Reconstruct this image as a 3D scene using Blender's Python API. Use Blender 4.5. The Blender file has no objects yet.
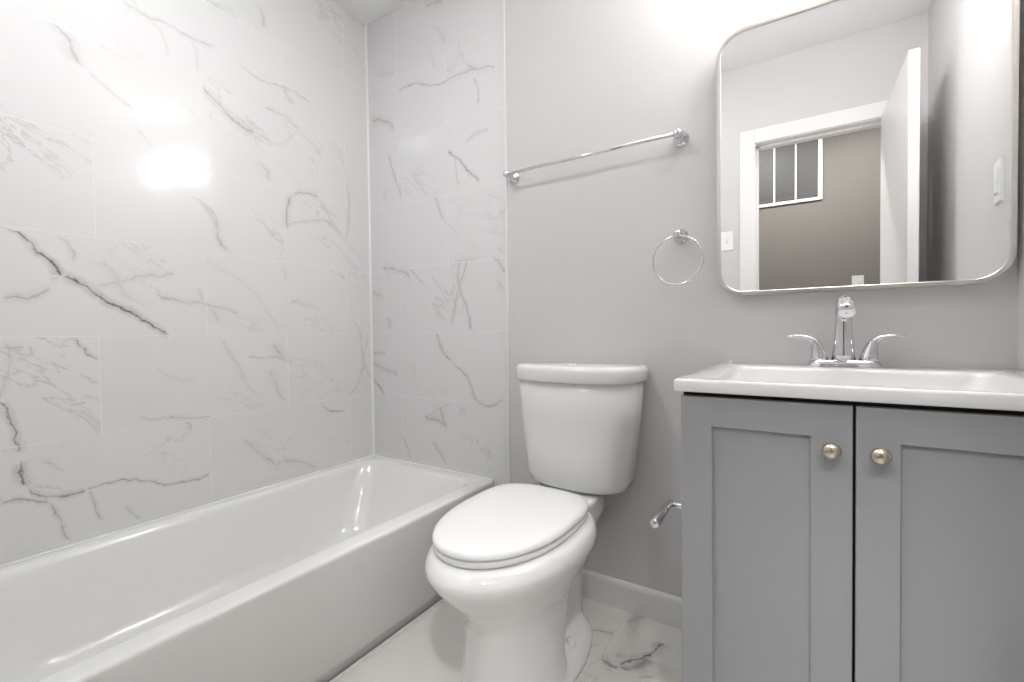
import bpy, bmesh, math, random
from mathutils import Vector, Matrix
PI = math.pi
scene = bpy.context.scene
COL = scene.collection

# ------------------------------------------------------------ camera
F_PX = 447.6
cam_data = bpy.data.cameras.new('camera')
cam_data.sensor_fit = 'HORIZONTAL'
cam_data.sensor_width = 36.0
cam_data.lens = F_PX / 1024 * 36.0
cam_data.clip_start = 0.02
cam_data.clip_end = 50
cam = bpy.data.objects.new('camera', cam_data)
COL.objects.link(cam)
R_ = Vector((0.84261, 0.53839, -0.01184)); U_ = Vector((-0.00098, 0.02353, 0.99972)); Fw = Vector((-0.53852, 0.84237, -0.02035))
m = Matrix((R_, U_, -Fw)).transposed().to_4x4()
m.translation = Vector((1.8314, -1.5395, 0.9908))
cam.matrix_world = m
scene.camera = cam

# ------------------------------------------------------------ world, lights, exposure
w = bpy.data.worlds.new('world'); scene.world = w
w.use_nodes = True
w.node_tree.nodes['Background'].inputs['Color'].default_value = (0.9, 0.93, 1, 1)
w.node_tree.nodes['Background'].inputs['Strength'].default_value = 0.3
scene.view_settings.view_transform = 'Standard'
scene.view_settings.look = 'None'
scene.view_settings.gamma = 1
scene.view_settings.use_curve_mapping = False
scene.view_settings.exposure = 1.74
SHADE_POWER = 16.0        # radiance of the frosted shades over the mirror
CEILING_FILL_POWER = 11.3       # added fill lamp over the tub side, unseen
HALL_FILL_POWER = 118.0          # added unseen hall lamps, fill through the doorway

# room size
W0, W1 = 2.268, 2.372     # right wall: x at the back corner / at the front corner
FY = -1.524               # front wall (door wall)
FT = 0.115                # its thickness
HY = -2.65                # far hall wall
H = 2.543
DX0, DX1, DZ = 1.622, 2.225, 2.072   # door opening
Z0, TH, TL = 0.9929, 0.305, 0.61    # tile course line, height, length
TUBZ = 0.367

VEINS_LEFT = [
    (0.3, 0.01, [(-1.142, 1.908), (-1.112, 1.882), (-1.097, 1.836), (-1.065, 1.808)]),
    (0.22, 0.004, [(-1.065, 1.808), (-1.044, 1.79), (-0.996, 1.755), (-0.95, 1.727)]),
    (0.12, 0.004, [(-0.951, 1.685), (-0.932, 1.662), (-0.913, 1.626)]),
    (0.3, 0.006, [(-0.98, 2.07), (-0.913, 2.057), (-0.861, 2.068), (-0.796, 2.056), (-0.706, 2.068)]),
    (0.14, 0.004, [(-0.913, 2.063), (-0.873, 2.024), (-0.853, 1.948)]),
    (0.13, 0.005, [(-0.79, 2.057), (-0.768, 2.003), (-0.764, 1.94)]),
    (0.28, 0.004, [(-0.616, 2.038), (-0.568, 2.026), (-0.509, 2.019), (-0.447, 2.037), (-0.321, 2.021)]),
    (0.36, 0.012, [(-0.753, 1.899), (-0.705, 1.86), (-0.641, 1.816), (-0.566, 1.799)]),
    (0.26, 0.007, [(-0.575, 2.316), (-0.532, 2.299), (-0.522, 2.239)]),
    (0.24, 0.01, [(-0.439, 2.033), (-0.423, 2.009), (-0.399, 1.98)]),
    (0.18, 0.01, [(-0.526, 1.92), (-0.45, 1.913), (-0.368, 1.874)]),
    (0.4, 0.009, [(-0.441, 1.438), (-0.433, 1.541), (-0.408, 1.594)]),
    (0.34, 0.009, [(-0.408, 1.597), (-0.357, 1.615), (-0.285, 1.616)]),
    (0.22, 0.005, [(-0.285, 1.616), (-0.231, 1.528), (-0.153, 1.434)]),
    (0.24, 0.005, [(-0.153, 1.434), (-0.126, 1.594), (-0.136, 1.715)]),
    (0.2, 0.006, [(-0.441, 1.449), (-0.36, 1.486), (-0.26, 1.514)]),
    (0.22, 0.01, [(-0.568, 1.692), (-0.525, 1.669), (-0.514, 1.62)]),
    (0.24, 0.007, [(-0.797, 1.496), (-0.727, 1.433), (-0.71, 1.354), (-0.701, 1.314)]),
    (0.1, 0.004, [(-0.208, 2.523), (-0.141, 2.391)]),
    (0.08, 0.004, [(-0.222, 1.894), (-0.155, 1.797), (-0.085, 1.639)]),
    (0.12, 0.008, [(-0.696, 2.229), (-0.632, 2.24)]),
    (0.85, 0.0065, [(-1.253, 1.293), (-1.224, 1.282), (-1.183, 1.233), (-1.152, 1.204), (-1.136, 1.171)]),
    (0.9, 0.008, [(-1.136, 1.171), (-1.102, 1.157), (-1.067, 1.13), (-1.021, 1.092), (-0.973, 1.064), (-0.921, 1.028), (-0.877, 0.992)]),
    (0.4, 0.008, [(-1.261, 1.103), (-1.217, 1.107), (-1.186, 1.116), (-1.162, 1.131)]),
    (0.2, 0.006, [(-1.161, 1.157), (-1.136, 1.169)]),
    (0.3, 0.005, [(-1.142, 1.291), (-1.119, 1.26), (-1.11, 1.215)]),
    (0.15, 0.016, [(-1.056, 1.233), (-1.019, 1.189), (-0.991, 1.129), (-0.941, 1.09)]),
    (0.22, 0.007, [(-1.094, 1.152), (-1.01, 1.162), (-0.939, 1.19), (-0.855, 1.205)]),
    (0.28, 0.007, [(-0.908, 1.134), (-0.863, 1.113), (-0.804, 1.11), (-0.741, 1.102), (-0.638, 1.076)]),
    (0.14, 0.02, [(-0.754, 1.101), (-0.728, 1.073), (-0.716, 1.033)]),
    (0.22, 0.005, [(-0.784, 1.163), (-0.764, 1.108)]),
    (0.28, 0.007, [(-0.795, 1.477), (-0.726, 1.45), (-0.708, 1.381), (-0.702, 1.338), (-0.668, 1.306)]),
    (0.1, 0.006, [(-0.763, 1.272), (-0.599, 1.17), (-0.476, 0.99)]),
    (0.6, 0.0035, [(-1.115, 0.991), (-1.09, 0.949), (-1.06, 0.913)]),
    (0.26, 0.004, [(-1.113, 0.884), (-1.088, 0.862), (-1.063, 0.844)]),
    (0.3, 0.003, [(-1.133, 0.792), (-1.089, 0.785)]),
    (0.3, 0.006, [(-1.257, 0.977), (-1.232, 0.964), (-1.221, 0.968)]),
    (0.34, 0.005, [(-1.208, 0.97), (-1.213, 0.938), (-1.218, 0.928)]),
    (0.2, 0.006, [(-1.248, 0.977), (-1.253, 0.904), (-1.264, 0.826)]),
    (0.62, 0.006, [(-1.264, 0.821), (-1.253, 0.778), (-1.24, 0.712), (-1.235, 0.668)]),
    (0.72, 0.008, [(-1.231, 0.651), (-1.235, 0.614), (-1.223, 0.57)]),
    (0.6, 0.0055, [(-1.224, 0.574), (-1.186, 0.531), (-1.138, 0.522), (-1.096, 0.521)]),
    (0.5, 0.0045, [(-1.096, 0.521), (-1.022, 0.529), (-0.943, 0.503), (-0.868, 0.474), (-0.757, 0.477)]),
    (0.26, 0.004, [(-1.216, 0.566), (-1.178, 0.554), (-1.146, 0.541)]),
    (0.6, 0.005, [(-1.274, 0.533), (-1.238, 0.536), (-1.202, 0.522), (-1.18, 0.508)]),
    (0.45, 0.0045, [(-1.18, 0.508), (-1.164, 0.46), (-1.153, 0.41), (-1.133, 0.382)]),
    (0.34, 0.004, [(-1.094, 0.517), (-1.075, 0.464), (-1.068, 0.419)]),
    (0.3, 0.004, [(-1.013, 0.452), (-0.986, 0.415), (-0.967, 0.382)]),
    (0.26, 0.004, [(-1.191, 0.641), (-1.149, 0.594)]),
    (0.32, 0.004, [(-0.958, 0.736), (-0.928, 0.711), (-0.851, 0.704), (-0.748, 0.688)]),
    (0.12, 0.006, [(-0.913, 0.89), (-0.87, 0.848), (-0.801, 0.828)]),
    (0.4, 0.004, [(-0.612, 0.909), (-0.562, 0.901), (-0.499, 0.896), (-0.449, 0.878)]),
    (0.3, 0.012, [(-0.505, 0.954), (-0.479, 0.904), (-0.452, 0.885)]),
    (0.14, 0.008, [(-0.717, 0.987), (-0.669, 0.905), (-0.602, 0.78), (-0.537, 0.734)]),
    (0.18, 0.012, [(-0.525, 0.849), (-0.497, 0.758), (-0.458, 0.709)]),
    (0.6, 0.003, [(-0.301, 0.68), (-0.256, 0.638), (-0.17, 0.622)]),
    (0.24, 0.005, [(-0.13, 1.058), (-0.077, 1.0), (-0.065, 0.895), (-0.01, 0.749)]),
    (0.22, 0.005, [(-0.019, 0.988), (-0.051, 0.883), (-0.089, 0.745), (-0.159, 0.685)]),
    (0.26, 0.01, [(-0.633, 0.589), (-0.571, 0.51), (-0.505, 0.445)]),
    (0.24, 0.01, [(-0.489, 0.461), (-0.411, 0.436), (-0.322, 0.385)]),
    (0.2, 0.01, [(-0.515, 0.428), (-0.489, 0.461)]),
]
VEINS_BACK = [
    (0.42, 0.004, [(0.221, 2.15), (0.314, 2.152), (0.476, 2.102), (0.552, 2.11), (0.665, 2.104), (0.782, 2.081)]),
    (0.22, 0.01, [(0.627, 2.138), (0.683, 2.105), (0.747, 2.092)]),
    (0.34, 0.005, [(0.673, 2.069), (0.695, 2.006), (0.69, 1.949)]),
    (0.15, 0.005, [(0.59, 2.248), (0.627, 2.146), (0.655, 2.107)]),
    (0.3, 0.012, [(0.031, 2.06), (0.12, 2.031), (0.193, 1.97)]),
    (0.2, 0.008, [(0.076, 2.267), (0.195, 2.246)]),
    (0.15, 0.01, [(0.44, 2.38), (0.501, 2.311), (0.511, 2.269)]),
    (0.15, 0.005, [(0.427, 2.259), (0.457, 2.183)]),
    (0.25, 0.014, [(0.399, 2.482), (0.504, 2.456)]),
    (0.58, 0.006, [(0.518, 1.796), (0.581, 1.751), (0.638, 1.686), (0.698, 1.63)]),
    (0.26, 0.005, [(0.562, 1.771), (0.568, 1.693), (0.589, 1.631)]),
    (0.3, 0.007, [(0.621, 1.8), (0.669, 1.833), (0.743, 1.83)]),
    (0.34, 0.005, [(0.146, 1.863), (0.187, 1.752), (0.232, 1.635)]),
    (0.14, 0.006, [(0.125, 1.713), (0.105, 1.639)]),
    (0.2, 0.006, [(0.305, 1.762), (0.381, 1.642), (0.424, 1.623)]),
    (0.4, 0.004, [(0.439, 1.615), (0.495, 1.496)]),
    (0.12, 0.004, [(0.495, 1.496), (0.585, 1.411)]),
    (0.1, 0.004, [(0.72, 1.515), (0.773, 1.442)]),
    (0.3, 0.01, [(0.089, 1.316), (0.196, 1.297), (0.285, 1.259)]),
    (0.2, 0.012, [(0.007, 1.197), (0.086, 1.18)]),
    (0.3, 0.006, [(0.083, 1.079), (0.126, 1.059), (0.125, 1.012)]),
    (0.16, 0.005, [(0.407, 1.271), (0.507, 1.135)]),
    (0.14, 0.005, [(0.415, 1.113), (0.505, 1.041)]),
    (0.42, 0.006, [(0.58, 1.307), (0.57, 1.224), (0.615, 1.105), (0.638, 0.997)]),
    (0.34, 0.006, [(0.629, 1.31), (0.578, 1.19), (0.527, 1.024)]),
    (0.2, 0.008, [(0.554, 1.309), (0.68, 1.3)]),
    (0.36, 0.006, [(0.76, 1.309), (0.82, 1.234)]),
    (0.18, 0.006, [(0.777, 1.209), (0.818, 1.159)]),
    (0.42, 0.006, [(0.436, 0.987), (0.491, 0.887), (0.578, 0.83), (0.62, 0.781), (0.66, 0.689)]),
    (0.36, 0.006, [(0.65, 0.695), (0.75, 0.683), (0.809, 0.735)]),
    (0.28, 0.007, [(0.008, 0.887), (0.106, 0.895)]),
    (0.28, 0.01, [(0.006, 0.839), (0.184, 0.792)]),
    (0.7, 0.0045, [(0.004, 0.757), (0.095, 0.685)]),
    (0.34, 0.01, [(0.357, 0.598), (0.439, 0.592), (0.5, 0.56)]),
    (0.3, 0.012, [(0.457, 0.66), (0.485, 0.567)]),
    (0.26, 0.005, [(0.357, 0.598), (0.521, 0.673)]),
    (0.3, 0.004, [(0.19, 0.508), (0.241, 0.44), (0.265, 0.378)]),
    (0.28, 0.008, [(0.402, 0.487), (0.493, 0.399)]),
]
VEINS_FLOOR = [
    (0.55, 0.008, [(-0.181, 1.244), (-0.159, 1.276), (-0.146, 1.33)]),
    (0.3, 0.02, [(-0.075, 1.339), (-0.046, 1.361), (-0.004, 1.385)]),
    (0.55, 0.014, [(-0.271, 1.332), (-0.289, 1.372), (-0.26, 1.384)]),
    (0.8, 0.01, [(-0.275, 1.381), (-0.236, 1.409), (-0.203, 1.442), (-0.151, 1.461), (-0.107, 1.474)]),
    (0.5, 0.03, [(-0.285, 1.371), (-0.265, 1.418), (-0.198, 1.457)]),
    (0.3, 0.03, [(-0.243, 1.356), (-0.228, 1.395), (-0.165, 1.453)]),
    (0.3, 0.01, [(-0.288, 1.451), (-0.27, 1.487)]),
    (0.3, 0.006, [(-0.243, 1.274), (-0.228, 1.303)]),
    (0.12, 0.02, [(-0.347, 1.227), (-0.358, 1.359)]),
]
# ------------------------------------------------------------ helpers
def finish(o, smooth=True, bevel=0, seg=2, sub=0):
    if smooth:
        for p in o.data.polygons: p.use_smooth = True
    if bevel:
        b = o.modifiers.new('bevel', 'BEVEL'); b.width = bevel; b.segments = seg; b.limit_method = 'ANGLE'; b.angle_limit = 0.6
        b.harden_normals = True
    if sub:
        s = o.modifiers.new('sub', 'SUBSURF'); s.levels = sub; s.render_levels = sub
    return o

def obj(name, bm, mat, parent=None, smooth=True, bevel=0, seg=2, sub=0, kind=None, label=None):
    me = bpy.data.meshes.new(name)
    bmesh.ops.recalc_face_normals(bm, faces=bm.faces[:])
    bm.to_mesh(me); bm.free()
    me.materials.append(mat)
    o = bpy.data.objects.new(name, me); COL.objects.link(o)
    if parent is not None: 
        o.parent = parent
        o.matrix_parent_inverse = parent.matrix_basis.inverted()
    finish(o, smooth, bevel, seg, sub)
    if kind: o['kind'] = kind
    if label: o['label'] = label
    return o

def thing(name, label, cat, loc=(0, 0, 0), group=None):
    o = bpy.data.objects.new(name, None); COL.objects.link(o)
    o.location = loc; o.empty_display_size = .05
    o['label'] = label; o['category'] = cat
    if group: o['group'] = group
    return o

def NB(): return bmesh.new()

def box(bm, x0, x1, y0, y1, z0, z1):
    v = [bm.verts.new((x, y, z)) for z in (z0, z1) for y in (y0, y1) for x in (x0, x1)]
    for f in ((0, 1, 3, 2), (4, 6, 7, 5), (0, 4, 5, 1), (2, 3, 7, 6), (0, 2, 6, 4), (1, 5, 7, 3)):
        bm.faces.new([v[i] for i in f])
    return bm

def prism(bm, pts, z0, z1):
    a = [bm.verts.new((x, y, z0)) for x, y in pts]; b = [bm.verts.new((x, y, z1)) for x, y in pts]
    n = len(pts)
    for i in range(n): bm.faces.new((a[i], a[(i + 1) % n], b[(i + 1) % n], b[i]))
    bm.faces.new(a); bm.faces.new(b)
    return bm

def loft(bm, rings, cap0=True, cap1=True, closed=True):
    vs = [[bm.verts.new(p) for p in r] for r in rings]
    n = len(rings[0])
    for a, b in zip(vs, vs[1:]):
        for i in range(n if closed else n - 1):
            bm.faces.new((a[i], a[(i + 1) % n], b[(i + 1) % n], b[i]))
    if cap0: bm.faces.new(vs[0])
    if cap1: bm.faces.new(vs[-1])
    return bm

def frame_of(d):
    d = Vector(d).normalized()
    a = Vector((0, 0, 1)) if abs(d.z) < .9 else Vector((1, 0, 0))
    s = d.cross(a).normalized(); t = s.cross(d).normalized()
    return s, t

def tube(bm, path, radii, n=20, flat=None):
    path = [Vector(p) for p in path]
    if not hasattr(radii, '__len__'): radii = [radii] * len(path)
    rings = []; s = t = None
    for i, p in enumerate(path):
        d = (path[min(i + 1, len(path) - 1)] - path[max(i - 1, 0)]).normalized()
        if s is None: s, t = frame_of(d)
        else:
            s = (s - d * s.dot(d)).normalized(); t = s.cross(d).normalized() * (1 if t.dot(s.cross(d)) > 0 else -1)
        r = radii[i]; f = flat[i] if flat else 1
        rings.append([p + s * math.cos(2 * PI * k / n) * r + t * math.sin(2 * PI * k / n) * r * f for k in range(n)])
    return loft(bm, rings)

def lathe(bm, origin, axis, prof, n=32, sx=1, sy=1):
    """prof: list of (distance along axis, radius)"""
    o = Vector(origin); a = Vector(axis).normalized(); s, t = frame_of(a)
    return loft(bm, [[o + a * h + s * math.cos(2 * PI * k / n) * r * sx + t * math.sin(2 * PI * k / n) * r * sy for k in range(n)] for h, r in prof])

def bez(p0, p1, p2, p3, n=10):
    p0, p1, p2, p3 = map(Vector, (p0, p1, p2, p3))
    return [p0 * (1 - t) ** 3 + p1 * 3 * t * (1 - t) ** 2 + p2 * 3 * t * t * (1 - t) + p3 * t ** 3 for t in [i / n for i in range(n + 1)]]

def rrect(x0, x1, y0, y1, r, n=8):
    """rounded rectangle, counter clockwise; r one radius or four (x1y1, x0y1, x0y0, x1y0)"""
    if not hasattr(r, '__len__'): r = [r] * 4
    P = []
    for (cx, cy, a0, rr) in ((x1, y1, 0, r[0]), (x0, y1, 90, r[1]), (x0, y0, 180, r[2]), (x1, y0, 270, r[3])):
        sx = -1 if cx == x1 else 1; sy = -1 if cy == y1 else 1
        for i in range(n + 1):
            a = math.radians(a0 + 90 * i / n)
            P.append((cx + sx * rr + rr * math.cos(a), cy + sy * rr + rr * math.sin(a)))
    return P

def copy_thing(root, loc, label):
    c = root.copy(); COL.objects.link(c); c.location = loc; c['label'] = label
    for ch in root.children:
        d = ch.copy(); COL.objects.link(d); d.parent = c
        for g in ch.children:
            e = g.copy(); COL.objects.link(e); e.parent = d
    return c

# ------------------------------------------------------------ materials
def mat(name, color, rough=.5, metal=0., spec=.5, coat=0., emit=None, strength=0, bump=0, bump_scale=80):
    m = bpy.data.materials.new(name); m.use_nodes = True
    nt = m.node_tree; b = nt.nodes['Principled BSDF']
    b.inputs['Base Color'].default_value = (*color, 1)
    b.inputs['Roughness'].default_value = rough
    b.inputs['Metallic'].default_value = metal
    b.inputs['Specular IOR Level'].default_value = spec
    b.inputs['Coat Weight'].default_value = coat
    b.inputs['Coat Roughness'].default_value = .05
    if emit:
        b.inputs['Emission Color'].default_value = (*emit, 1); b.inputs['Emission Strength'].default_value = strength
    # slight procedural variation of roughness, and bump if asked
    tc = nt.nodes.new('ShaderNodeTexCoord'); no = nt.nodes.new('ShaderNodeTexNoise')
    no.inputs['Scale'].default_value = bump_scale if bump else 9; no.inputs['Detail'].default_value = 3
    nt.links.new(tc.outputs['Object'], no.inputs['Vector'])
    if bump:
        bp = nt.nodes.new('ShaderNodeBump'); bp.inputs['Strength'].default_value = bump; bp.inputs['Distance'].default_value = .002
        nt.links.new(no.outputs['Fac'], bp.inputs['Height']); nt.links.new(bp.outputs['Normal'], b.inputs['Normal'])
    else:
        mr = nt.nodes.new('ShaderNodeMapRange')
        mr.inputs['To Min'].default_value = rough * .92; mr.inputs['To Max'].default_value = rough * 1.08
        nt.links.new(no.outputs['Fac'], mr.inputs['Value']); nt.links.new(mr.outputs['Result'], b.inputs['Roughness'])
    return m

M_PAINT = mat('greige_paint', (.66, .648, .643), .75, spec=.3, bump=.10, bump_scale=260)
M_CEIL = mat('ceiling_paint', (.93, .93, .93), .7, spec=.2)
M_TRIM = mat('white_trim', (.82, .81, .80), .3)
M_DOOR = mat('white_door', (.80, .79, .775), .32)
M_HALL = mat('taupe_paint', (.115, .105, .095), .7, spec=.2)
M_PORC = mat('porcelain', (.84, .84, .835), .07, spec=.5, coat=.3)
M_SEAT = mat('seat_plastic', (.86, .86, .86), .16)
M_TUB = mat('tub_enamel', (.83, .83, .82), .13, coat=.2)
M_TOP = mat('cultured_marble', (.87, .87, .87), .1, coat=.2)
M_CAB = mat('grey_cabinet_paint', (.335, .342, .355), .38, spec=.4)
M_GAP_SHADE = mat('painted_gap_shade', (.02, .018, .017), .8)
M_CHROME = mat('chrome', (.70, .70, .72), .06, metal=1)
M_NICKEL = mat('brushed_nickel', (.62, .55, .46), .28, metal=1)
M_FRAME = mat('satin_frame', (.72, .69, .66), .30, metal=1)
M_MIRROR = mat('mirror_glass', (.93, .94, .945), .0, metal=1)
M_PLATE = mat('switch_plastic', (.88, .88, .88), .3)
M_CAULK = mat('caulk', (.88, .88, .86), .6)
M_SHADE = mat('frosted_shade', (.9, .9, .9), .4, emit=(1, .978, .958), strength=SHADE_POWER)
M_CEIL_FILL = mat('ceiling_fill_lens', (.9, .9, .9), .4, emit=(.985, .99, 1), strength=CEILING_FILL_POWER)
M_HALL_FILL = mat('hall_fill_lens', (.9, .9, .9), .4, emit=(1, .985, .975), strength=HALL_FILL_POWER)
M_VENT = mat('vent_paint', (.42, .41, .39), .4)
M_LOUVER = mat('louver_dark', (.11, .108, .105), .5)

class NT:
    def __init__(s, nt): s.nt = nt
    def n(s, t, **kw):
        x = s.nt.nodes.new(t)
        for k, v in kw.items(): setattr(x, k, v)
        return x
    def put(s, sock, v):
        if isinstance(v, (int, float)): sock.default_value = v
        else: s.nt.links.new(v, sock)
    def m(s, op, a, b=None, c=None, clamp=False):
        x = s.n('ShaderNodeMath', operation=op); x.use_clamp = clamp
        s.put(x.inputs[0], a)
        if b is not None: s.put(x.inputs[1], b)
        if c is not None: s.put(x.inputs[2], c)
        return x.outputs[0]
    def mr(s, v, a, b, c=0., d=1., smooth=False):
        x = s.n('ShaderNodeMapRange'); x.interpolation_type = 'SMOOTHSTEP' if smooth else 'LINEAR'
        s.put(x.inputs['Value'], v)
        for k, q in (('From Min', a), ('From Max', b), ('To Min', c), ('To Max', d)): s.put(x.inputs[k], q)
        return x.outputs['Result']
    def noise(s, vec, scale, detail=4, rough=.5, dist=0):
        x = s.n('ShaderNodeTexNoise'); s.put(x.inputs['Scale'], scale); s.put(x.inputs['Detail'], detail)
        s.put(x.inputs['Roughness'], rough); s.put(x.inputs['Distortion'], dist); s.nt.links.new(vec, x.inputs['Vector'])
        return x.outputs['Fac']

def vein(N, u, v, pts, width, strength):
    """intensity of one vein that follows pts; u, v are sockets (metres)"""
    du = max(p[0] for p in pts) - min(p[0] for p in pts); dv = max(p[1] for p in pts) - min(p[1] for p in pts)
    if dv > du: u, v = v, u; pts = [(b, a) for a, b in pts]
    if pts[0][0] > pts[-1][0]: pts = pts[::-1]
    q = [pts[0]]
    for p in pts[1:]:
        if p[0] > q[-1][0] + .003: q.append(p)
    if len(q) < 2: return None
    t0, t1 = q[0][0], q[-1][0]
    f0, f1 = min(p[1] for p in q) - .01, max(p[1] for p in q) + .01
    t = N.mr(u, t0, t1)
    fc = N.n('ShaderNodeFloatCurve'); cu = fc.mapping.curves[0]
    P = [((a - t0) / (t1 - t0), (b - f0) / (f1 - f0)) for a, b in q]
    cu.points[0].location = P[0]; cu.points[1].location = P[-1]
    for p in P[1:-1]: cu.points.new(*p)
    for c in cu.points: c.handle_type = 'AUTO'
    fc.mapping.update()
    N.put(fc.inputs['Value'], t)
    f = N.m('MULTIPLY_ADD', fc.outputs['Value'], f1 - f0, f0)
    slope = abs(q[-1][1] - q[0][1]) / (t1 - t0)
    d = N.m('ABSOLUTE', N.m('SUBTRACT', v, f))
    k = math.sqrt(1 + slope * slope)
    core = N.mr(d, 0, width * k * .8, 1, 0, True)
    core = N.m('MAXIMUM', core, N.mr(d, 0, width * k * 3.0, .33, 0, True))
    L = (t1 - t0)
    mk = N.mr(N.m('ABSOLUTE', N.m('SUBTRACT', t, .5)), .5 - min(.15, .010 / L), .5, strength, 0)
    return N.m('MULTIPLY', core, mk)

def marble(name, axis, veins, off_u, off_v, base=(.75, .75, .75), bw=TL, bh=TH, rough=.1, mortar_col=(.88, .88, .88), cloud=.5, offset=.5):
    m = bpy.data.materials.new(name); m.use_nodes = True
    nt = m.node_tree; N = NT(nt); b = nt.nodes['Principled BSDF']
    tc = N.n('ShaderNodeTexCoord'); sp = N.n('ShaderNodeSeparateXYZ'); nt.links.new(tc.outputs['Object'], sp.inputs[0])
    u0 = sp.outputs[axis[0]]; v0 = sp.outputs[axis[1]]
    # courses of tile
    cb = N.n('ShaderNodeCombineXYZ'); N.put(cb.inputs[0], N.m('SUBTRACT', u0, off_u)); N.put(cb.inputs[1], N.m('SUBTRACT', v0, off_v))
    br = N.n('ShaderNodeTexBrick'); nt.links.new(cb.outputs[0], br.inputs['Vector'])
    br.offset = offset; br.offset_frequency = 2; br.squash = 1
    br.inputs['Scale'].default_value = 1; br.inputs['Mortar Size'].default_value = .0013; br.inputs['Mortar Smooth'].default_value = .3
    br.inputs['Brick Width'].default_value = bw; br.inputs['Row Height'].default_value = bh
    br.inputs['Color1'].default_value = (0, 0, 0, 1); br.inputs['Color2'].default_value = (1, 1, 1, 1)
    tile_id = N.n('ShaderNodeSeparateColor'); nt.links.new(br.outputs['Color'], tile_id.inputs[0]); tid = tile_id.outputs[0]
    fac = br.outputs['Fac']
    # warped coordinates
    n1 = N.noise(tc.outputs['Object'], 9, 5, .6); n2 = N.noise(tc.outputs['Object'], 14.7, 5, .6)
    n3 = N.noise(tc.outputs['Object'], 60, 4, .6)
    u = N.m('ADD', u0, N.m('MULTIPLY_ADD', n1, .034, -.017)); u = N.m('ADD', u, N.m('MULTIPLY_ADD', n3, .007, -.0035))
    v = N.m('ADD', v0, N.m('MULTIPLY_ADD', n2, .034, -.017)); v = N.m('ADD', v, N.m('MULTIPLY_ADD', n3, -.007, .0035))
    n4 = N.noise(tc.outputs['Object'], 30, 4, .65); n5 = N.noise(tc.outputs['Object'], 41, 4, .65)
    n6 = N.noise(tc.outputs['Object'], 6.5, 3, .6)
    ub = N.m('ADD', N.m('ADD', u, N.m('MULTIPLY_ADD', n5, .034, -.017)), N.m('MULTIPLY_ADD', n6, .05, -.025)); vb = N.m('ADD', N.m('ADD', v, N.m('MULTIPLY_ADD', n4, -.034, .017)), N.m('MULTIPLY_ADD', n6, -.06, .03))
    u = N.m('ADD', u, N.m('MULTIPLY_ADD', n4, .02, -.01)); v = N.m('ADD', v, N.m('MULTIPLY_ADD', n5, .02, -.01))
    tot = None
    for st, wd, pts in veins:
        if st >= .28 and len(pts) > 2:
            y = vein(N, ub, vb, pts, wd * .55, st * .42)
            if y is not None: tot = y if tot is None else N.m('MAXIMUM', tot, y)
        x = vein(N, u, v, pts, wd, min(1, st * 1.25))
        if x is None: continue
        tot = x if tot is None else N.m('MAXIMUM', tot, x)
    brk = N.mr(N.noise(tc.outputs['Object'], 22, 4, .6), .34, .56, .55, 1.15)
    tot = N.m('MULTIPLY', tot if tot is not None else 0.0, brk, clamp=True)
    # faint background veining, different in every tile
    cb2 = N.n('ShaderNodeCombineXYZ'); N.put(cb2.inputs[0], N.m('ADD', u0, N.m('MULTIPLY', v0, .7))); N.put(cb2.inputs[1], v0); N.put(cb2.inputs[2], N.m('MULTIPLY', tid, 7))
    nf = N.noise(cb2.outputs[0], 3.2, 6, .6, .6)
    ridge = N.mr(N.m('ABSOLUTE', N.m('SUBTRACT', nf, .5)), 0, .014, 1, 0, True)
    area = N.mr(N.noise(cb2.outputs[0], 2.1, 2), .50, .68)
    faint = N.m('MULTIPLY', N.m('MULTIPLY', ridge, area), .26)
    cl = N.m('MULTIPLY', N.mr(N.noise(cb2.outputs[0], 1.9, 4, .55), .5, .75), .06 * cloud)
    tot = N.m('ADD', N.m('MAXIMUM', tot, faint), cl, clamp=True)
    mix = N.n('ShaderNodeMix', data_type='RGBA'); N.put(mix.inputs['Factor'], tot)
    mix.inputs['A'].default_value = (*base, 1); mix.inputs['B'].default_value = (.19, .18, .175, 1)
    mx2 = N.n('ShaderNodeMix', data_type='RGBA'); N.put(mx2.inputs['Factor'], N.m('MULTIPLY', fac, .34))
    nt.links.new(mix.outputs['Result'], mx2.inputs['A']); mx2.inputs['B'].default_value = (*mortar_col, 1)
    nt.links.new(mx2.outputs['Result'], b.inputs['Base Color'])
    N.put(b.inputs['Roughness'], N.mr(fac, 0, 1, rough, .5))
    wv = N.noise(tc.outputs['Object'], 2.2, 1)
    bp = N.n('ShaderNodeBump'); bp.inputs['Strength'].default_value = .5; bp.inputs['Distance'].default_value = .0015
    N.put(bp.inputs['Height'], N.m('SUBTRACT', N.m('MULTIPLY', wv, .6), fac)); nt.links.new(bp.outputs['Normal'], b.inputs['Normal'])
    return m

# ------------------------------------------------------------ the room
def near(veins, lo, hi):
    return [v for v in veins if max(p[1] for p in v[2]) > lo - .03 and min(p[1] for p in v[2]) < hi + .03]
def tiled(name, make, axis, veins, off_u):
    '''a wall whose tile courses are faces of one mesh; make(z0, z1) gives the corners of one course'''
    zs = [0] + [Z0 + TH * k for k in range(-2, 6)] + [H]
    me = bpy.data.meshes.new(name); o = bpy.data.objects.new(name, me); COL.objects.link(o); bm = NB()
    for i, (a, c) in enumerate(zip(zs, zs[1:])):
        me.materials.append(marble('marble_tile', axis, near(veins, a, c), off_u, Z0 - TH * 6))
        k = len(bm.faces); box(bm, *make(a, c)); bm.faces.ensure_lookup_table()
        for f in bm.faces[k:]: f.material_index = i
    bmesh.ops.recalc_face_normals(bm, faces=bm.faces[:]); bm.to_mesh(me); bm.free()
    o['kind'] = 'structure'
M_TILE_F = marble('marble_tile_front', (0, 2), [], .212 - TL * 4, Z0 - TH * 6)
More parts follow.
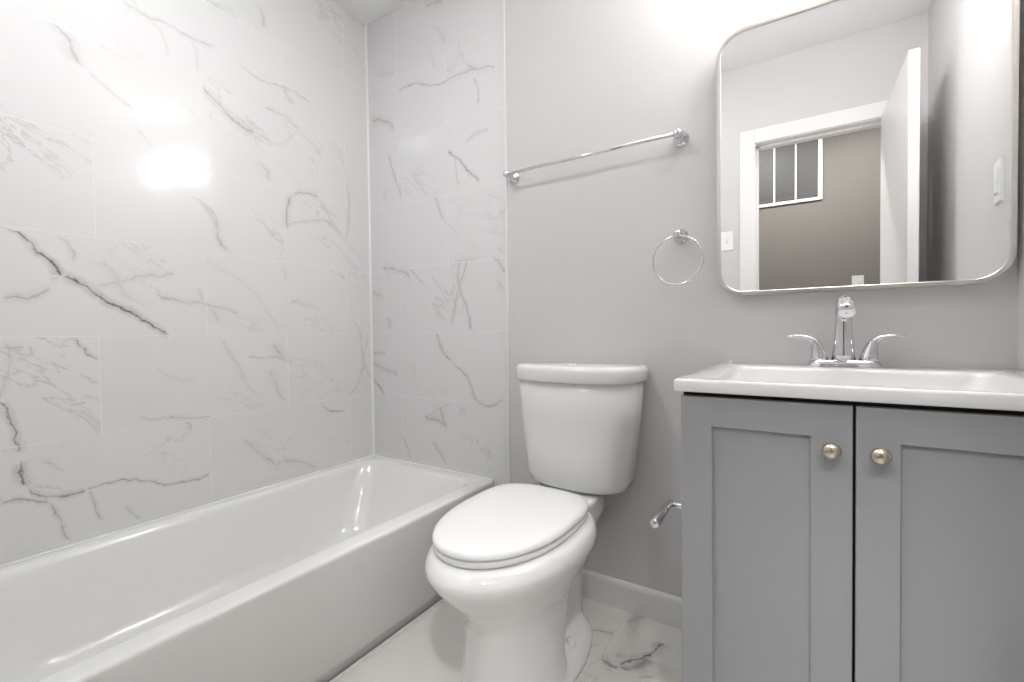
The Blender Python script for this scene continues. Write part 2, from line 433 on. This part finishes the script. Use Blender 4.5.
M_FLOOR = marble('marble_floor', (1, 0), VEINS_FLOOR, -.30 - TL * 4 - TL / 2, 1.337 - TH * 12, base=(.75, .735, .70), rough=.22, mortar_col=(.86, .83, .76), cloud=.3)

TB = .010   # tile thickness
obj('floor', prism(NB(), [(-.15, HY - .1), (3.3, HY - .1), (3.3, .1), (-.15, .1)], -.08, 0), M_FLOOR, kind='structure', smooth=False)
obj('ceiling', prism(NB(), [(-.15, HY - .1), (3.3, HY - .1), (3.3, .1), (-.15, .1)], H, H + .08), M_CEIL, kind='structure', smooth=False)
tiled('wall_left', lambda a, c: (-.1, 0, FY - FT, .1, a, c), (1, 2), VEINS_LEFT, -1.0585 - TL * 4)
obj('wall_back', box(NB(), 0, 2.4, 0, .1, 0, H), M_PAINT, kind='structure', smooth=False)
tiled('wall_back_alcove', lambda a, c: (0, .826, -.002, .0, a, c), (0, 2), VEINS_BACK, .212 - TL * 4 - TL / 2)
obj('wall_front_alcove', box(NB(), 0, .80, FY, FY + .002, TUBZ - .02, H), M_TILE_F, kind='structure', smooth=False)
obj('wall_right', prism(NB(), [(W0, .1), (W0, 0), (W1, FY), (W1, FY - .02), (W1 + .1, FY - .02), (W0 + .12, .1)], 0, H), M_PAINT, kind='structure', smooth=False)
bm = NB()
box(bm, 0, DX0 - .006, FY - FT, FY, 0, H); box(bm, DX1 + .006, 2.5, FY - FT, FY, 0, H); box(bm, DX0 - .006, DX1 + .006, FY - FT, FY, DZ + .006, H)
obj('wall_front', bm, M_PAINT, kind='structure', smooth=False)
bm = NB()
box(bm, .8, 3.2, HY - .1, HY, 0, H); box(bm, .7, .8, HY, FY - FT, 0, H); box(bm, 3.1, 3.2, HY, FY - FT, 0, H)
box(bm, 2.5, 3.1, FY - FT, FY - FT + .05, 0, H)
obj('wall_hall', bm, M_HALL, kind='structure', smooth=False)
# white edge strip of the back tile, corner caulk lines
bm = NB(); box(bm, .826, .8315, -.005, 0, 0, H)
obj('trim_1', bm, M_TRIM, kind='structure', smooth=False)
bm = NB(); prism(bm, [(0, -.002), (.0, -.008), (.0035, -.0045), (.008, -.002)], TUBZ, H)
obj('trim_2', bm, M_CAULK, kind='structure', smooth=False)
bm = NB()
prism(bm, [(0, -1.524), (.008, -1.524), (.008, -.010), (.745, -.010), (.745, -.002), (0, -.002)], TUBZ - .003, TUBZ + .0050)
obj('trim_5', bm, M_CAULK, kind='structure', smooth=False, bevel=.003)
# baseboards
def baseboard_bm(x0, x1):
    prof = [(0, 0), (-.013, 0), (-.013, .082), (-.011, .091), (-.006, .0975), (0, .099)]
    return loft(NB(), [[(x, y, z) for y, z in prof] for x in (x0, x1)])
obj('baseboard_back', baseboard_bm(.8315, W0), M_TRIM, kind='structure', smooth=False)
bm = NB(); a = Vector((W0, -.56, 0)); b_ = Vector((W1, FY, 0)); n_ = Vector((-1, -.07, 0)) * .013
prism(bm, [(a.x, a.y), (a.x + .04, a.y), (b_.x, b_.y + .002), (b_.x + n_.x, b_.y + .002), (a.x + .038 + n_.x, a.y)][1:], 0, .098)
obj('baseboard_right', bm, M_TRIM, kind='structure', smooth=False)
obj('baseboard_front', box(NB(), .80, DX0 - .075, FY, FY + .013, 0, .098), M_TRIM, kind='structure', smooth=False, bevel=.003)
# door casing, jamb, door
CW = .083
bm = NB()
box(bm, DX0 - CW, DX0 - .004, FY, FY + .012, 0, DZ + CW)
box(bm, DX0 - .004, DX1 + CW, FY, FY + .012, DZ + .004, DZ + CW)
box(bm, DX1 + .004, DX1 + CW, FY, FY + .012, 0, DZ + .004)
obj('trim_3', bm, M_TRIM, kind='structure', smooth=False, bevel=.002)
bm = NB()
box(bm, DX0 - .004, DX0, FY - FT - .01, FY + .002, 0, DZ); box(bm, DX1, DX1 + .004, FY - FT - .01, FY + .002, 0, DZ)
box(bm, DX0, DX1, FY - FT - .01, FY + .002, DZ, DZ + .004)
box(bm, DX0, DX0 + .011, FY - .075, FY - .045, 0, DZ); box(bm, DX0, DX1, FY - .075, FY - .045, DZ - .011, DZ)
obj('trim_4', bm, M_TRIM, kind='structure', smooth=False)
dr = bpy.data.objects.new('door_1', None); COL.objects.link(dr); dr.location = (DX1, FY + .016, 0); dr['kind'] = 'structure'
slab = prism(NB(), [(2.189, FY + .016), (2.2245, FY + .016), (2.2265, -.84), (2.191, -.84)], .012, 2.066)
obj('door_slab', slab, M_DOOR, dr, smooth=False, bevel=.002)
for z in (.2, 1.05, 1.85):
    obj('hinge', lathe(NB(), (2.2275, FY + .022, z), (0, 0, 1), [(0, .005), (.09, .005)], 12), M_NICKEL, dr)
hd = NB(); lathe(hd, (2.1905, -.90, .96), (-1, 0, 0), [(0, .03), (.006, .03), (.01, .012), (.03, .010), (.04, .020), (.052, .026), (.064, .022), (.07, .008)], 24)
obj('door_knob', hd, M_NICKEL, dr)
hd = NB(); lathe(hd, (2.2262, -.90, .96), (1, 0, 0), [(0, .03), (.006, .03), (.01, .012), (.03, .010), (.04, .020), (.052, .026), (.064, .022), (.07, .008)], 24)
obj('door_knob', hd, M_NICKEL, dr)

# ------------------------------------------------------------ vanity light, and added ceiling and hall fill lamps
vl = thing('vanity_light', 'chrome vanity light with three frosted glass shades on the wall above the mirror', 'wall light', (1.94, -.002, 2.04))
obj('backplate', box(NB(), 1.70, 2.18, -.022, -.001, 2.09, 2.15), M_CHROME, vl, bevel=.006)
for x in (1.77, 1.93, 2.09):
    bm = NB(); tube(bm, bez((x, -.02, 2.12), (x, -.11, 2.12), (x, -.15, 2.07), (x, -.15, 2.10)), .007, 12); lathe(bm, (x, -.15, 2.095), (0, 0, 1), [(0, .012), (.008, .026), (.026, .028), (.03, .02)], 24)
    obj('arm', bm, M_CHROME, vl)
    obj('lamp_shade', lathe(NB(), (x, -.15, 2.115), (0, 0, 1), [(0, .024), (.004, .032), (.05, .042), (.11, .050), (.115, .046)], 32), M_SHADE, vl, label='glowing frosted glass shade')
cl = thing('ceiling_fill_light', 'added unseen flush fill light over the front end of the bathtub', 'ceiling light', (.75, -1.13, H))  # unseen lamp, added to brighten the room
CX, CY = .75, -1.13
obj('trim_ring', lathe(NB(), (CX, CY, H - .0005), (0, 0, -1), [(0, .185), (.016, .185), (.020, .178), (.018, .166)], 48), M_TRIM, cl)
obj('lens', lathe(NB(), (CX, CY, H - .002), (0, 0, -1), [(0, .164), (.014, .164), (.022, .15), (.027, .10), (.029, .01)], 48), M_CEIL_FILL, cl, label='glowing lens of the added fill light')
for hx_, hlab in ((1.55, 'added unseen fill light in the hallway ceiling, on the vent side of the door'), (2.25, 'added unseen fill light in the hallway ceiling, behind the open door')):
    hl = thing('hall_fill_light', hlab, 'ceiling light', (hx_, -2.05, H))  # lamps added to throw fill light into the bathroom
    obj('trim_ring', lathe(NB(), (hx_, -2.05, H - .0005), (0, 0, -1), [(0, .10), (.004, .10), (.006, .085), (.002, .083)], 40), M_TRIM, hl)
    obj('lens', lathe(NB(), (hx_, -2.05, H - .003), (0, 0, -1), [(0, .082), (.002, .080), (.003, .01)], 40), M_HALL_FILL, hl)
# ------------------------------------------------------------ bathtub
tub = thing('bathtub', 'long white alcove bathtub with a plain apron, set between the marble tiled walls', 'bathtub', (.37, -.76, 0))
TX1 = .754
def skew(p):     # the apron is not quite parallel to the wall
    x, y, z = p
    return (x + .020 * y * max(0, x) / .76, y, z)
y0, y1 = FY + .005, -.004
R = []
def ring(x0, x1, a, b, r, z, n=8): return [skew((x, y, z)) for x, y in rrect(x0, x1, a, b, r, n)]
bm = NB()
rings = [
    ring(.004, TX1 - .028, y0, y1, .004, 0.0),
    ring(.004, TX1 - .028, y0, y1, .004, .035),
    ring(.004, TX1 - .010, y0, y1, .006, .052),
    ring(.004, TX1 - .003, y0, y1, .006, TUBZ - .020),
    ring(.003, TX1 - .000, y0, y1, .010, TUBZ - .009),
    ring(.004, TX1 - .002, y0, y1, .012, TUBZ - .003),
    ring(.008, TX1 - .008, y0 + .004, y1 - .004, .014, TUBZ),
    ring(.014, TX1 - .014, y0 + .010, y1 - .010, .020, TUBZ),
    ring(.040, .694, y0 + .070, y1 - .045, .060, TUBZ),
    ring(.044, .690, y0 + .075, y1 - .050, .064, TUBZ - .001),
    ring(.050, .683, y0 + .083, y1 - .058, .070, TUBZ - .006),
    ring(.055, .677, y0 + .092, y1 - .067, .078, TUBZ - .020),
    ring(.064, .669, y0 + .11, y1 - .09, .10, TUBZ - .06),
    ring(.080, .652, y0 + .14, y1 - .125, .13, .22),
    ring(.100, .632, y0 + .18, y1 - .17, .14, .12),
    ring(.120, .612, y0 + .21, y1 - .20, .14, .085),
    ring(.160, .570, y0 + .26, y1 - .25, .13, .068),
    ring(.25, .48, y0 + .40, y1 - .40, .10, .064)]
loft(bm, rings)
obj('shell', bm, M_TUB, tub)
bm = NB(); prism(bm, [(.7285, y1), (.7285 - .0295, y0), (.7285 - .0295 + .011, y0), (.7285 + .012, y1)], 0, .007)
obj('caulk_bead', bm, M_CAULK, tub, smooth=False)
bm = NB(); lathe(bm, (.36, -1.15, .0655), (0, 0, 1), [(0, .03), (.003, .03), (.004, .026), (.0045, .004)], 28)
obj('drain', bm, M_CHROME, tub)

# ------------------------------------------------------------ toilet
XC = 1.160
def egg(yf, yb, hw, z, n=48, ywf=.42, eb=2.6, xc=None, ef=2.0):
    xc = XC if xc is None else xc
    yw = yb - (yb - yf) * ywf; P = []
    for i in range(n):
        a = 2 * PI * i / n; c, s = math.cos(a), math.sin(a)
        e = 2 / (ef if s < 0 else eb)
        x = xc + hw * math.copysign(abs(c) ** e, c)
        y = (yw + (yw - yf) * math.copysign(abs(s) ** e, s)) if s < 0 else (yw + (yb - yw) * abs(s) ** e)
        P.append((x, y, z))
    return P
toilet = thing('toilet', 'white two piece toilet with its lid down, standing between the tub and the vanity', 'toilet', (XC, -.35, 0))
bm = NB()
loft(bm, [egg(-.676, -.36, .143, 0), egg(-.670, -.36, .138, .03), egg(-.661, -.36, .131, .10), egg(-.656, -.34, .128, .18), egg(-.660, -.32, .129, .235), egg(-.672, -.30, .136, .265),
          egg(-.705, -.28, .153, .305), egg(-.742, -.25, .174, .345), egg(-.772, -.235, .192, .380), egg(-.787, -.225, .201, .402), egg(-.787, -.225, .200, .417), egg(-.772, -.225, .192, .436), egg(-.752, -.23, .176, .446)])
# trapway body behind the pedestal
loft(bm, [egg(-.50, -.10, .070, 0, ywf=.5), egg(-.50, -.10, .066, .10, ywf=.5), egg(-.50, -.10, .070, .20, ywf=.5), egg(-.52, -.07, .090, .30, ywf=.5, eb=4), egg(-.52, -.045, .118, .38, ywf=.5, eb=6), egg(-.52, -.04, .122, .438, ywf=.5, eb=6), egg(-.5, -.045, .118, .446, ywf=.5, eb=6)])
# foot flange
loft(bm, [egg(-.60, -.13, .146, 0, ywf=.62, ef=2.4), egg(-.60, -.13, .146, .022, ywf=.62, ef=2.4), egg(-.58, -.15, .128, .042, ywf=.62), egg(-.56, -.17, .09, .060, ywf=.62)])
bowl = obj('bowl', bm, M_PORC, toilet)
r = bowl.modifiers.new('remesh', 'REMESH'); r.mode = 'VOXEL'; r.voxel_size = .006; r.use_smooth_shade = True
s = bowl.modifiers.new('smooth', 'SMOOTH'); s.factor = .5; s.iterations = 14
def bowed(hw, yb, yf, z, bow=0, rf=0, rb=.015, xc=None, n=14):
    '''tank section: straight back, short straight sides, then a D shaped front'''
    xc = (XC + .015) if xc is None else xc
    ym = yb - (yb - yf) * .36; P = []
    for i in range(7):
        a = math.radians(90 * i / 6); P.append((hw - rb + rb * math.sin(a), yb - rb + rb * math.cos(a)))
    for i in range(n + 1):
        a = PI / 2 * i / n; e = 2 / 2.45
        P.append((hw * math.cos(a) ** e if i < n else 0, ym + (yf - ym) * math.sin(a) ** e))
    return [(xc + x, y, z) for x, y in P] + [(xc - x, y, z) for x, y in P[:-1][::-1]]
bm = NB()
loft(bm, [bowed(.130, -.050, -.150, .4475, .02), bowed(.158, -.042, -.174, .452, .022), bowed(.179, -.036, -.188, .464, .024), bowed(.188, -.033, -.194, .490, .026), bowed(.211, -.026, -.205, .70, .027, .03), bowed(.220, -.024, -.210, .826, .028, .028)])
obj('tank', bm, M_PORC, toilet)
bm = NB()
loft(bm, [bowed(.220, -.020, -.214, .820, .028), bowed(.227, -.014, -.220, .822, .030), bowed(.230, -.012, -.223, .829, .030), bowed(.231, -.011, -.224, .856, .030), bowed(.229, -.013, -.222, .866, .030), bowed(.222, -.020, -.215, .8725, .030), bowed(.208, -.034, -.200, .875, .028)])
lid = obj('tank_lid', bm, M_PORC, toilet)
bm = NB(); lathe(bm, (XC + .012, -.115, .8745), (0, 0, 1), [(0, .024), (.004, .024), (.0055, .022), (.006, .01), (.0062, .001)], 32)
obj('flush_button', bm, M_CHROME, lid)
def seat_ring(d, z, o=0): return egg(-.752 + d, -.255 - d * .6, .1755 - d, z + .0095, 64, .43, 3.5, XC - .008, 2.08)
bm = NB(); loft(bm, [seat_ring(.010, .4375), seat_ring(.003, .439), seat_ring(.001, .443), seat_ring(.001, .451), seat_ring(.004, .4545)])
obj('seat', bm, M_SEAT, toilet)
bm = NB(); loft(bm, [seat_ring(.006, .456), seat_ring(.000, .4585), seat_ring(-.001, .463), seat_ring(.001, .469), seat_ring(.006, .4735), seat_ring(.016, .4765), seat_ring(.05, .479), seat_ring(.10, .4805)])
sl = obj('seat_lid', bm, M_SEAT, toilet)
for s_ in (-1, 1):
    bm = NB(); lathe(bm, (XC + s_ * .075 - .02, -.250, .461), (1, 0, 0), [(0, .007), (.002, .010), (.038, .010), (.04, .007)], 20)
    box(bm, XC + s_ * .075 - .014, XC + s_ * .075 + .014, -.257, -.235, .446, .461)
    obj('hinge', bm, M_SEAT, toilet, bevel=.002)
for s_ in (-1, 1):
    bm = NB(); lathe(bm, (XC + s_ * .096, -.335, .044), (0, 0, 1), [(0, .015), (.006, .0155), (.018, .013), (.026, .008), (.028, .002)], 24)
    obj('bolt_cap', bm, M_PORC, toilet)

# ------------------------------------------------------------ vanity
VX0, VX1 = 1.6225, 2.205; VF = -.530
van = thing('vanity_cabinet', 'grey two door shaker vanity cabinet under the white sink top', 'cabinet', ((VX0 + VX1) / 2, -.28, 0))
bm = NB()
box(bm, VX0, VX0 + .016, VF, -.02, 0, .861); box(bm, VX1 - .016, VX1, VF, -.02, 0, .861)
box(bm, VX0 + .016, VX1 - .016, VF, -.02, .10, .116); box(bm, VX0 + .016, VX1 - .016, -.03, -.02, .1, .861)
box(bm, VX0 + .016, VX1 - .016, VF, VF + .018, .79, .861); box(bm, VX0 + .016, VX1 - .016, VF + .06, VF + .075, 0, .1)
obj('carcass', bm, M_CAB, van, smooth=False)
bm = NB(); box(bm, VX0 + .002, VX1 - .002, VF - .0015, VF - .0002, .105, .860)  # dark sheet stands in for the shadow behind the door gaps
obj('gap_shade_sheet', bm, M_GAP_SHADE, van, smooth=False, label='dark sheet painted as the shadow around the doors')
def shaker(x0, x1, z0, z1, px0, px1, pz0, pz1):
    yb, yf, yp = VF - .003, VF - .021, VF - .013
    bm = NB()
    def rr(a, b, c, d, y): return [bm.verts.new(p) for p in ((a, y, c), (b, y, c), (b, y, d), (a, y, d))]
    o1 = rr(x0, x1, z0, z1, yb); o2 = rr(x0, x1, z0, z1, yf + .0015); o3 = rr(x0 + .0015, x1 - .0015, z0 + .0015, z1 - .0015, yf)
    i1 = rr(px0, px1, pz0, pz1, yf); i2 = rr(px0 + .002, px1 - .002, pz0 + .002, pz1 - .002, yf + .003); i3 = rr(px0 + .003, px1 - .003, pz0 + .003, pz1 - .003, yp)
    for a, b in ((o1, o2), (o2, o3), (o3, i1), (i1, i2), (i2, i3)):
        for i in range(4): bm.faces.new((a[i], a[(i + 1) % 4], b[(i + 1) % 4], b[i]))
    bm.faces.new(i3); bm.faces.new(o1)
    return bm
d1 = obj('door', shaker(VX0, 1.9135, .105, .852, 1.682, 1.8525, .175, .793), M_CAB, van, smooth=False)
d2 = obj('door', shaker(1.9180, VX1, .105, .852, 1.978, VX1 - .061, .175, .793), M_CAB, van, smooth=False)
for x, d in ((1.8815, d1), (1.9495, d2)):
    bm = NB(); lathe(bm, (x, VF - .021, .773), (0, -1, 0), [(0, .008), (.003, .007), (.010, .006), (.014, .010), (.017, .0142), (.021, .0150), (.026, .0132), (.029, .0085), (.0305, .003)], 32, 1, .98)
    obj('knob', bm, M_NICKEL, d, label='oval brushed nickel knob')

# sink top with its basin
st = thing('sink_top', 'glossy white sink top with a wide rectangular basin, resting on the grey vanity', 'sink', (1.94, -.28, .862))
SX0, SX1, SY0, SY1, SZ0, SZ1 = 1.616, 2.262, -.562, -.002, .862, .888
bx = dict(x0=1.683, x1=2.19, a=-.542, b=-.150)
def q(x0, x1, a, b, r, z): return [(x, y, z) for x, y in rrect(x0, x1, a, b, r, 7)]
def qs(*a): return [(x + (.028 * (1 + y / .56) if x < 1.66 else 0), y, z) for x, y, z in q(*a)]
SX0 = 1.609
bm = NB()
loft(bm, [q(SX0 + .03, SX1 - .03, SY0 + .03, SY1 - .01, .02, SZ0), qs(SX0 + .002, SX1, SY0 + .002, SY1, .006, SZ0), qs(SX0, SX1, SY0, SY1, .006, SZ0 + .003), qs(SX0, SX1, SY0, SY1, .006, SZ1 - .005),
          qs(SX0 + .0015, SX1 - .001, SY0 + .0015, SY1 - .001, .006, SZ1 - .0015), qs(SX0 + .005, SX1 - .003, SY0 + .005, SY1 - .003, .006, SZ1),
          q(bx['x0'], bx['x1'], bx['a'], bx['b'], .030, SZ1), q(bx['x0'] + .004, bx['x1'] - .004, bx['a'] + .004, bx['b'] - .004, .030, SZ1 - .002),
          q(bx['x0'] + .010, bx['x1'] - .010, bx['a'] + .010, bx['b'] - .008, .030, SZ1 - .010),
          q(bx['x0'] + .05, bx['x1'] - .05, bx['a'] + .035, bx['b'] - .03, .04, SZ1 - .075), q(bx['x0'] + .09, bx['x1'] - .09, bx['a'] + .06, bx['b'] - .05, .05, SZ1 - .098),
          q(bx['x0'] + .20, bx['x1'] - .20, bx['a'] + .15, bx['b'] - .13, .04, SZ1 - .106)], cap0=False)
o = obj('basin', bm, M_TOP, st)
bm = NB(); lathe(bm, (1.936, -.346, SZ1 - .1055), (0, 0, 1), [(0, .024), (.003, .024), (.004, .02), (.0045, .002)], 24)
obj('drain', bm, M_CHROME, st)
bm = NB(); lathe(bm, (1.656, -.008, SZ1 - .001), (0, 0, 1), [(0, .010), (.003, .009), (.006, .005), (.007, .001)], 14, 1.2, .6)
obj('caulk_dab', bm, M_CAULK, st, label='small white dab of caulk')
# faucet
fa = thing('faucet', 'two handle chrome faucet with a tall centre spout on the back of the sink top', 'faucet', (1.931, -.09, SZ1))
FXC, FYC = 1.931, -.088
def stad(hw, hd, z): return [(FXC + x, FYC + y, z) for x, y in rrect(-hw, hw, -hd, hd, hd * .98, 8)]
obj('base_plate', loft(NB(), [stad(.083, .032, SZ1), stad(.083, .032, SZ1 + .003), stad(.076, .0285, SZ1 + .014), stad(.073, .0255, SZ1 + .0185), stad(.068, .021, SZ1 + .020)]), M_CHROME, fa)
P = [(FXC, FYC, SZ1 + .014), (FXC, FYC, .925), (FXC, FYC, .95), (FXC, FYC, .975), (FXC, FYC - .001, 1.0), (FXC, FYC - .004, 1.025), (FXC, FYC - .012, 1.044), (FXC, FYC - .026, 1.053), (FXC, FYC - .046, 1.053), (FXC, FYC - .070, 1.045), (FXC, FYC - .094, 1.034), (FXC, FYC - .102, 1.030), (FXC, FYC - .104, 1.029)]
obj('spout', tube(NB(), P, [.0275, .0245, .0218, .0197, .0186, .0185, .0188, .0192, .0195, .0196, .0194, .0185, .0150], 32), M_CHROME, fa)
for s_ in (-1, 1):
    hx = FXC + s_ * .052
    bm = NB()
    P = [(hx, FYC, SZ1 + .014), (hx + s_ * .001, FYC, .915), (hx + s_ * .003, FYC, .93), (hx + s_ * .006, FYC, .945), (hx + s_ * .012, FYC, .957), (hx + s_ * .022, FYC, .965), (hx + s_ * .036, FYC, .969), (hx + s_ * .052, FYC, .970), (hx + s_ * .070, FYC, .9695), (hx + s_ * .072, FYC, .9695)]
    tube(bm, P, [.0225, .0190, .0162, .0137, .0115, .0093, .0080, .0075, .0068, .004], 24, [1, 1, 1, .95, .85, .7, .6, .5, .45, .4])
    obj('handle', bm, M_CHROME, fa)

# toilet paper holder on the vanity side
tp = thing('toilet_paper_holder', 'empty chrome toilet paper arm fixed to the side of the grey vanity', 'toilet paper holder', (VX0, -.43, .566))
obj('rosette', lathe(NB(), (VX0, -.425, .568), (-1, 0, 0), [(0, .022), (.006, .022), (.009, .018), (.010, .006)], 28), M_CHROME, tp)
bm = NB(); tube(bm, [(VX0 - .008, -.425, .568), (VX0 - .050, -.425, .568)], .0075, 18)
obj('post', bm, M_CHROME, tp)
bm = NB(); tube(bm, [(VX0 - .056, -.412, .5665), (VX0 - .056, -.414, .5665), (VX0 - .056, -.553, .5665), (VX0 - .056, -.556, .5665)], [.007, .0098, .0098, .0088], 24)
obj('arm', bm, M_CHROME, tp)

# ------------------------------------------------------------ mirror
mi = thing('mirror', 'large rounded rectangular wall mirror in a thin satin metal frame above the sink', 'mirror', (1.94, -.001, 1.49))
MX0, MX1, MZ0, MZ1, MR = 1.621, 2.2585, 1.093, 1.884, .075
def xz(pts, y): return [(x, y, z) for x, z in pts]
bm = NB()
fw_ = .011
loft(bm, [xz(rrect(MX0, MX1, MZ0, MZ1, MR, 14), -.001), xz(rrect(MX0, MX1, MZ0, MZ1, MR, 14), -.0325), xz(rrect(MX0 + .001, MX1 - .001, MZ0 + .001, MZ1 - .001, MR - .001, 14), -.034),
          xz(rrect(MX0 + fw_ - .001, MX1 - fw_ + .001, MZ0 + fw_ - .001, MZ1 - fw_ + .001, MR - fw_ + .001, 14), -.034), xz(rrect(MX0 + fw_, MX1 - fw_, MZ0 + fw_, MZ1 - fw_, MR - fw_, 14), -.033),
          xz(rrect(MX0 + fw_, MX1 - fw_, MZ0 + fw_, MZ1 - fw_, MR - fw_, 14), -.024)], cap1=False, cap0=True)
obj('frame', bm, M_FRAME, mi, smooth=False)
bm = NB(); loft(bm, [xz(rrect(MX0 + fw_ - .001, MX1 - fw_ + .001, MZ0 + fw_ - .001, MZ1 - fw_ + .001, MR - fw_, 14), y) for y in (-.026, -.030)])
obj('glass', bm, M_MIRROR, mi, smooth=False)

# ------------------------------------------------------------ towel bar, towel ring
def rosette(bm, x, y, z, k=1.0):
    return lathe(bm, (x, y, z), (0, -1, 0), [(0, .025 * k), (.004, .0255 * k), (.007, .024 * k), (.009, .0195 * k), (.016, .018 * k), (.019, .014 * k), (.026, .0115 * k), (.040, .0105 * k), (.046, .0115 * k), (.060, .0120 * k), (.064, .0105 * k), (.066, .005 * k)], 28)
tb = thing('towel_bar', 'straight chrome towel bar on the grey wall between the tile edge and the mirror', 'towel bar', (1.185, 0, 1.61))
BZ = 1.611
for x in (.866, 1.510):
    obj('post', rosette(NB(), x, 0, BZ), M_CHROME, tb)
obj('bar', tube(NB(), [(.868, -.053, BZ), (1.508, -.053, BZ)], .0062, 18), M_CHROME, tb)
tr = thing('towel_ring', 'round chrome towel ring hanging on the grey wall left of the mirror', 'towel ring', (1.508, 0, 1.298))
obj('post', rosette(NB(), 1.508, 0, 1.296, .95), M_CHROME, tr)
bm = NB(); n = 64; rr = .0765
pts = [Vector((1.508 + rr * math.sin(2 * PI * i / n), -.054, 1.289 - rr + rr * math.cos(2 * PI * i / n))) for i in range(n)]
vs = []
for i in range(n):
    c = pts[i]; e = (c - Vector((1.508, -.054, 1.289 - rr))).normalized()
    vs.append([bm.verts.new(c + e * .0034 * math.cos(2 * PI * k / 10) + Vector((0, 1, 0)) * .0034 * math.sin(2 * PI * k / 10)) for k in range(10)])
for i in range(n):
    for k in range(10): bm.faces.new((vs[i][k], vs[(i + 1) % n][k], vs[(i + 1) % n][(k + 1) % 10], vs[i][(k + 1) % 10]))
obj('ring', bm, M_CHROME, tr)

# ------------------------------------------------------------ switches, outlet, vent
def plate(name, label, cat, c, n, w_=.072, h_=.116, toggle=True, pm=None):
    """wall plate centred at c; n is the wall's outward direction"""
    c = Vector(c); n = Vector(n).normalized(); s = Vector((0, 0, 1)).cross(n).normalized(); z = Vector((0, 0, 1))
    t = thing(name, label, cat, c); pm = pm or M_PLATE
    def bx_(w, h, d0, d1, dz=0, taper=0):
        bm = NB()
        loft(bm, [[c + s * a * (w / 2 - k) + z * (b * (h / 2 - k) + dz) + n * d for a, b in ((-1, -1), (1, -1), (1, 1), (-1, 1))] for d, k in ((d0, 0), (d1, taper))])
        return bm
    obj('wall_plate', bx_(w_, h_, 0, .006, 0, .003), pm, t, smooth=False)
    if toggle:
        obj('toggle', bx_(.010, .024, .0062, .016, .0, .002), pm, t, smooth=False)
    else:
        obj('rocker', bx_(.034, .068, .0062, .010, .0, .002), pm, t, smooth=False)
    return t
def wx(y): return W0 + (W1 - W0) * (y / FY)
nr = Vector((-1, (W1 - W0) / FY, 0))
plate('light_switch', 'white rocker switch plate on the right wall, seen in the mirror near its right edge', 'light switch', (wx(-.225) - .0005, -.225, 1.375), nr, toggle=False)
plate('light_switch', 'white toggle switch plate on the wall left of the mirrored door casing', 'light switch', (1.468, FY + .0005, 1.525), (0, 1, 0))
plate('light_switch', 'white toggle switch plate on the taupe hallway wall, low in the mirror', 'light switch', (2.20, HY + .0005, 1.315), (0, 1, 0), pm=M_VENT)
ve = thing('air_vent', 'white framed return air vent with three dark louvered panels on the taupe hallway wall', 'air vent', (1.74, HY, 2.2))
VA, VB, VC, VD = 1.50, 1.985, 1.962, 2.50
bm = NB(); y_a, y_b = HY + .0005, HY + .014
box(bm, VA, VA + .025, y_a, y_b, VC, VD); box(bm, VB - .028, VB, y_a, y_b, VC, VD); box(bm, VA + .025, VB - .028, y_a, y_b, VC, VC + .022); box(bm, VA + .025, VB - .028, y_a, y_b, VD - .022, VD)
xs = [VA + .025, 1.672, 1.815, VB - .028]
for x in xs[1:3]: box(bm, x - .006, x + .006, y_a, y_b - .002, VC + .022, VD - .022)
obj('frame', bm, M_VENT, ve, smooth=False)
for i in range(3):
    bm = NB(); z = VC + .026
    while z < VD - .03:
        a0, a1 = xs[i] + .007, xs[i + 1] - .007
        loft(bm, [[(x, y_a + .001, z), (x, y_b - .006, z - .004), (x, y_b - .0055, z - .003), (x, y_a + .001, z + .0012)] for x in (a0, a1)])
        z += .0125
    box(bm, xs[i] + .004, xs[i + 1] - .004, y_a, y_a + .001, VC + .018, VD - .018)
    obj('louver_panel', bm, M_LOUVER, ve, smooth=False, label='dark louvered panel')
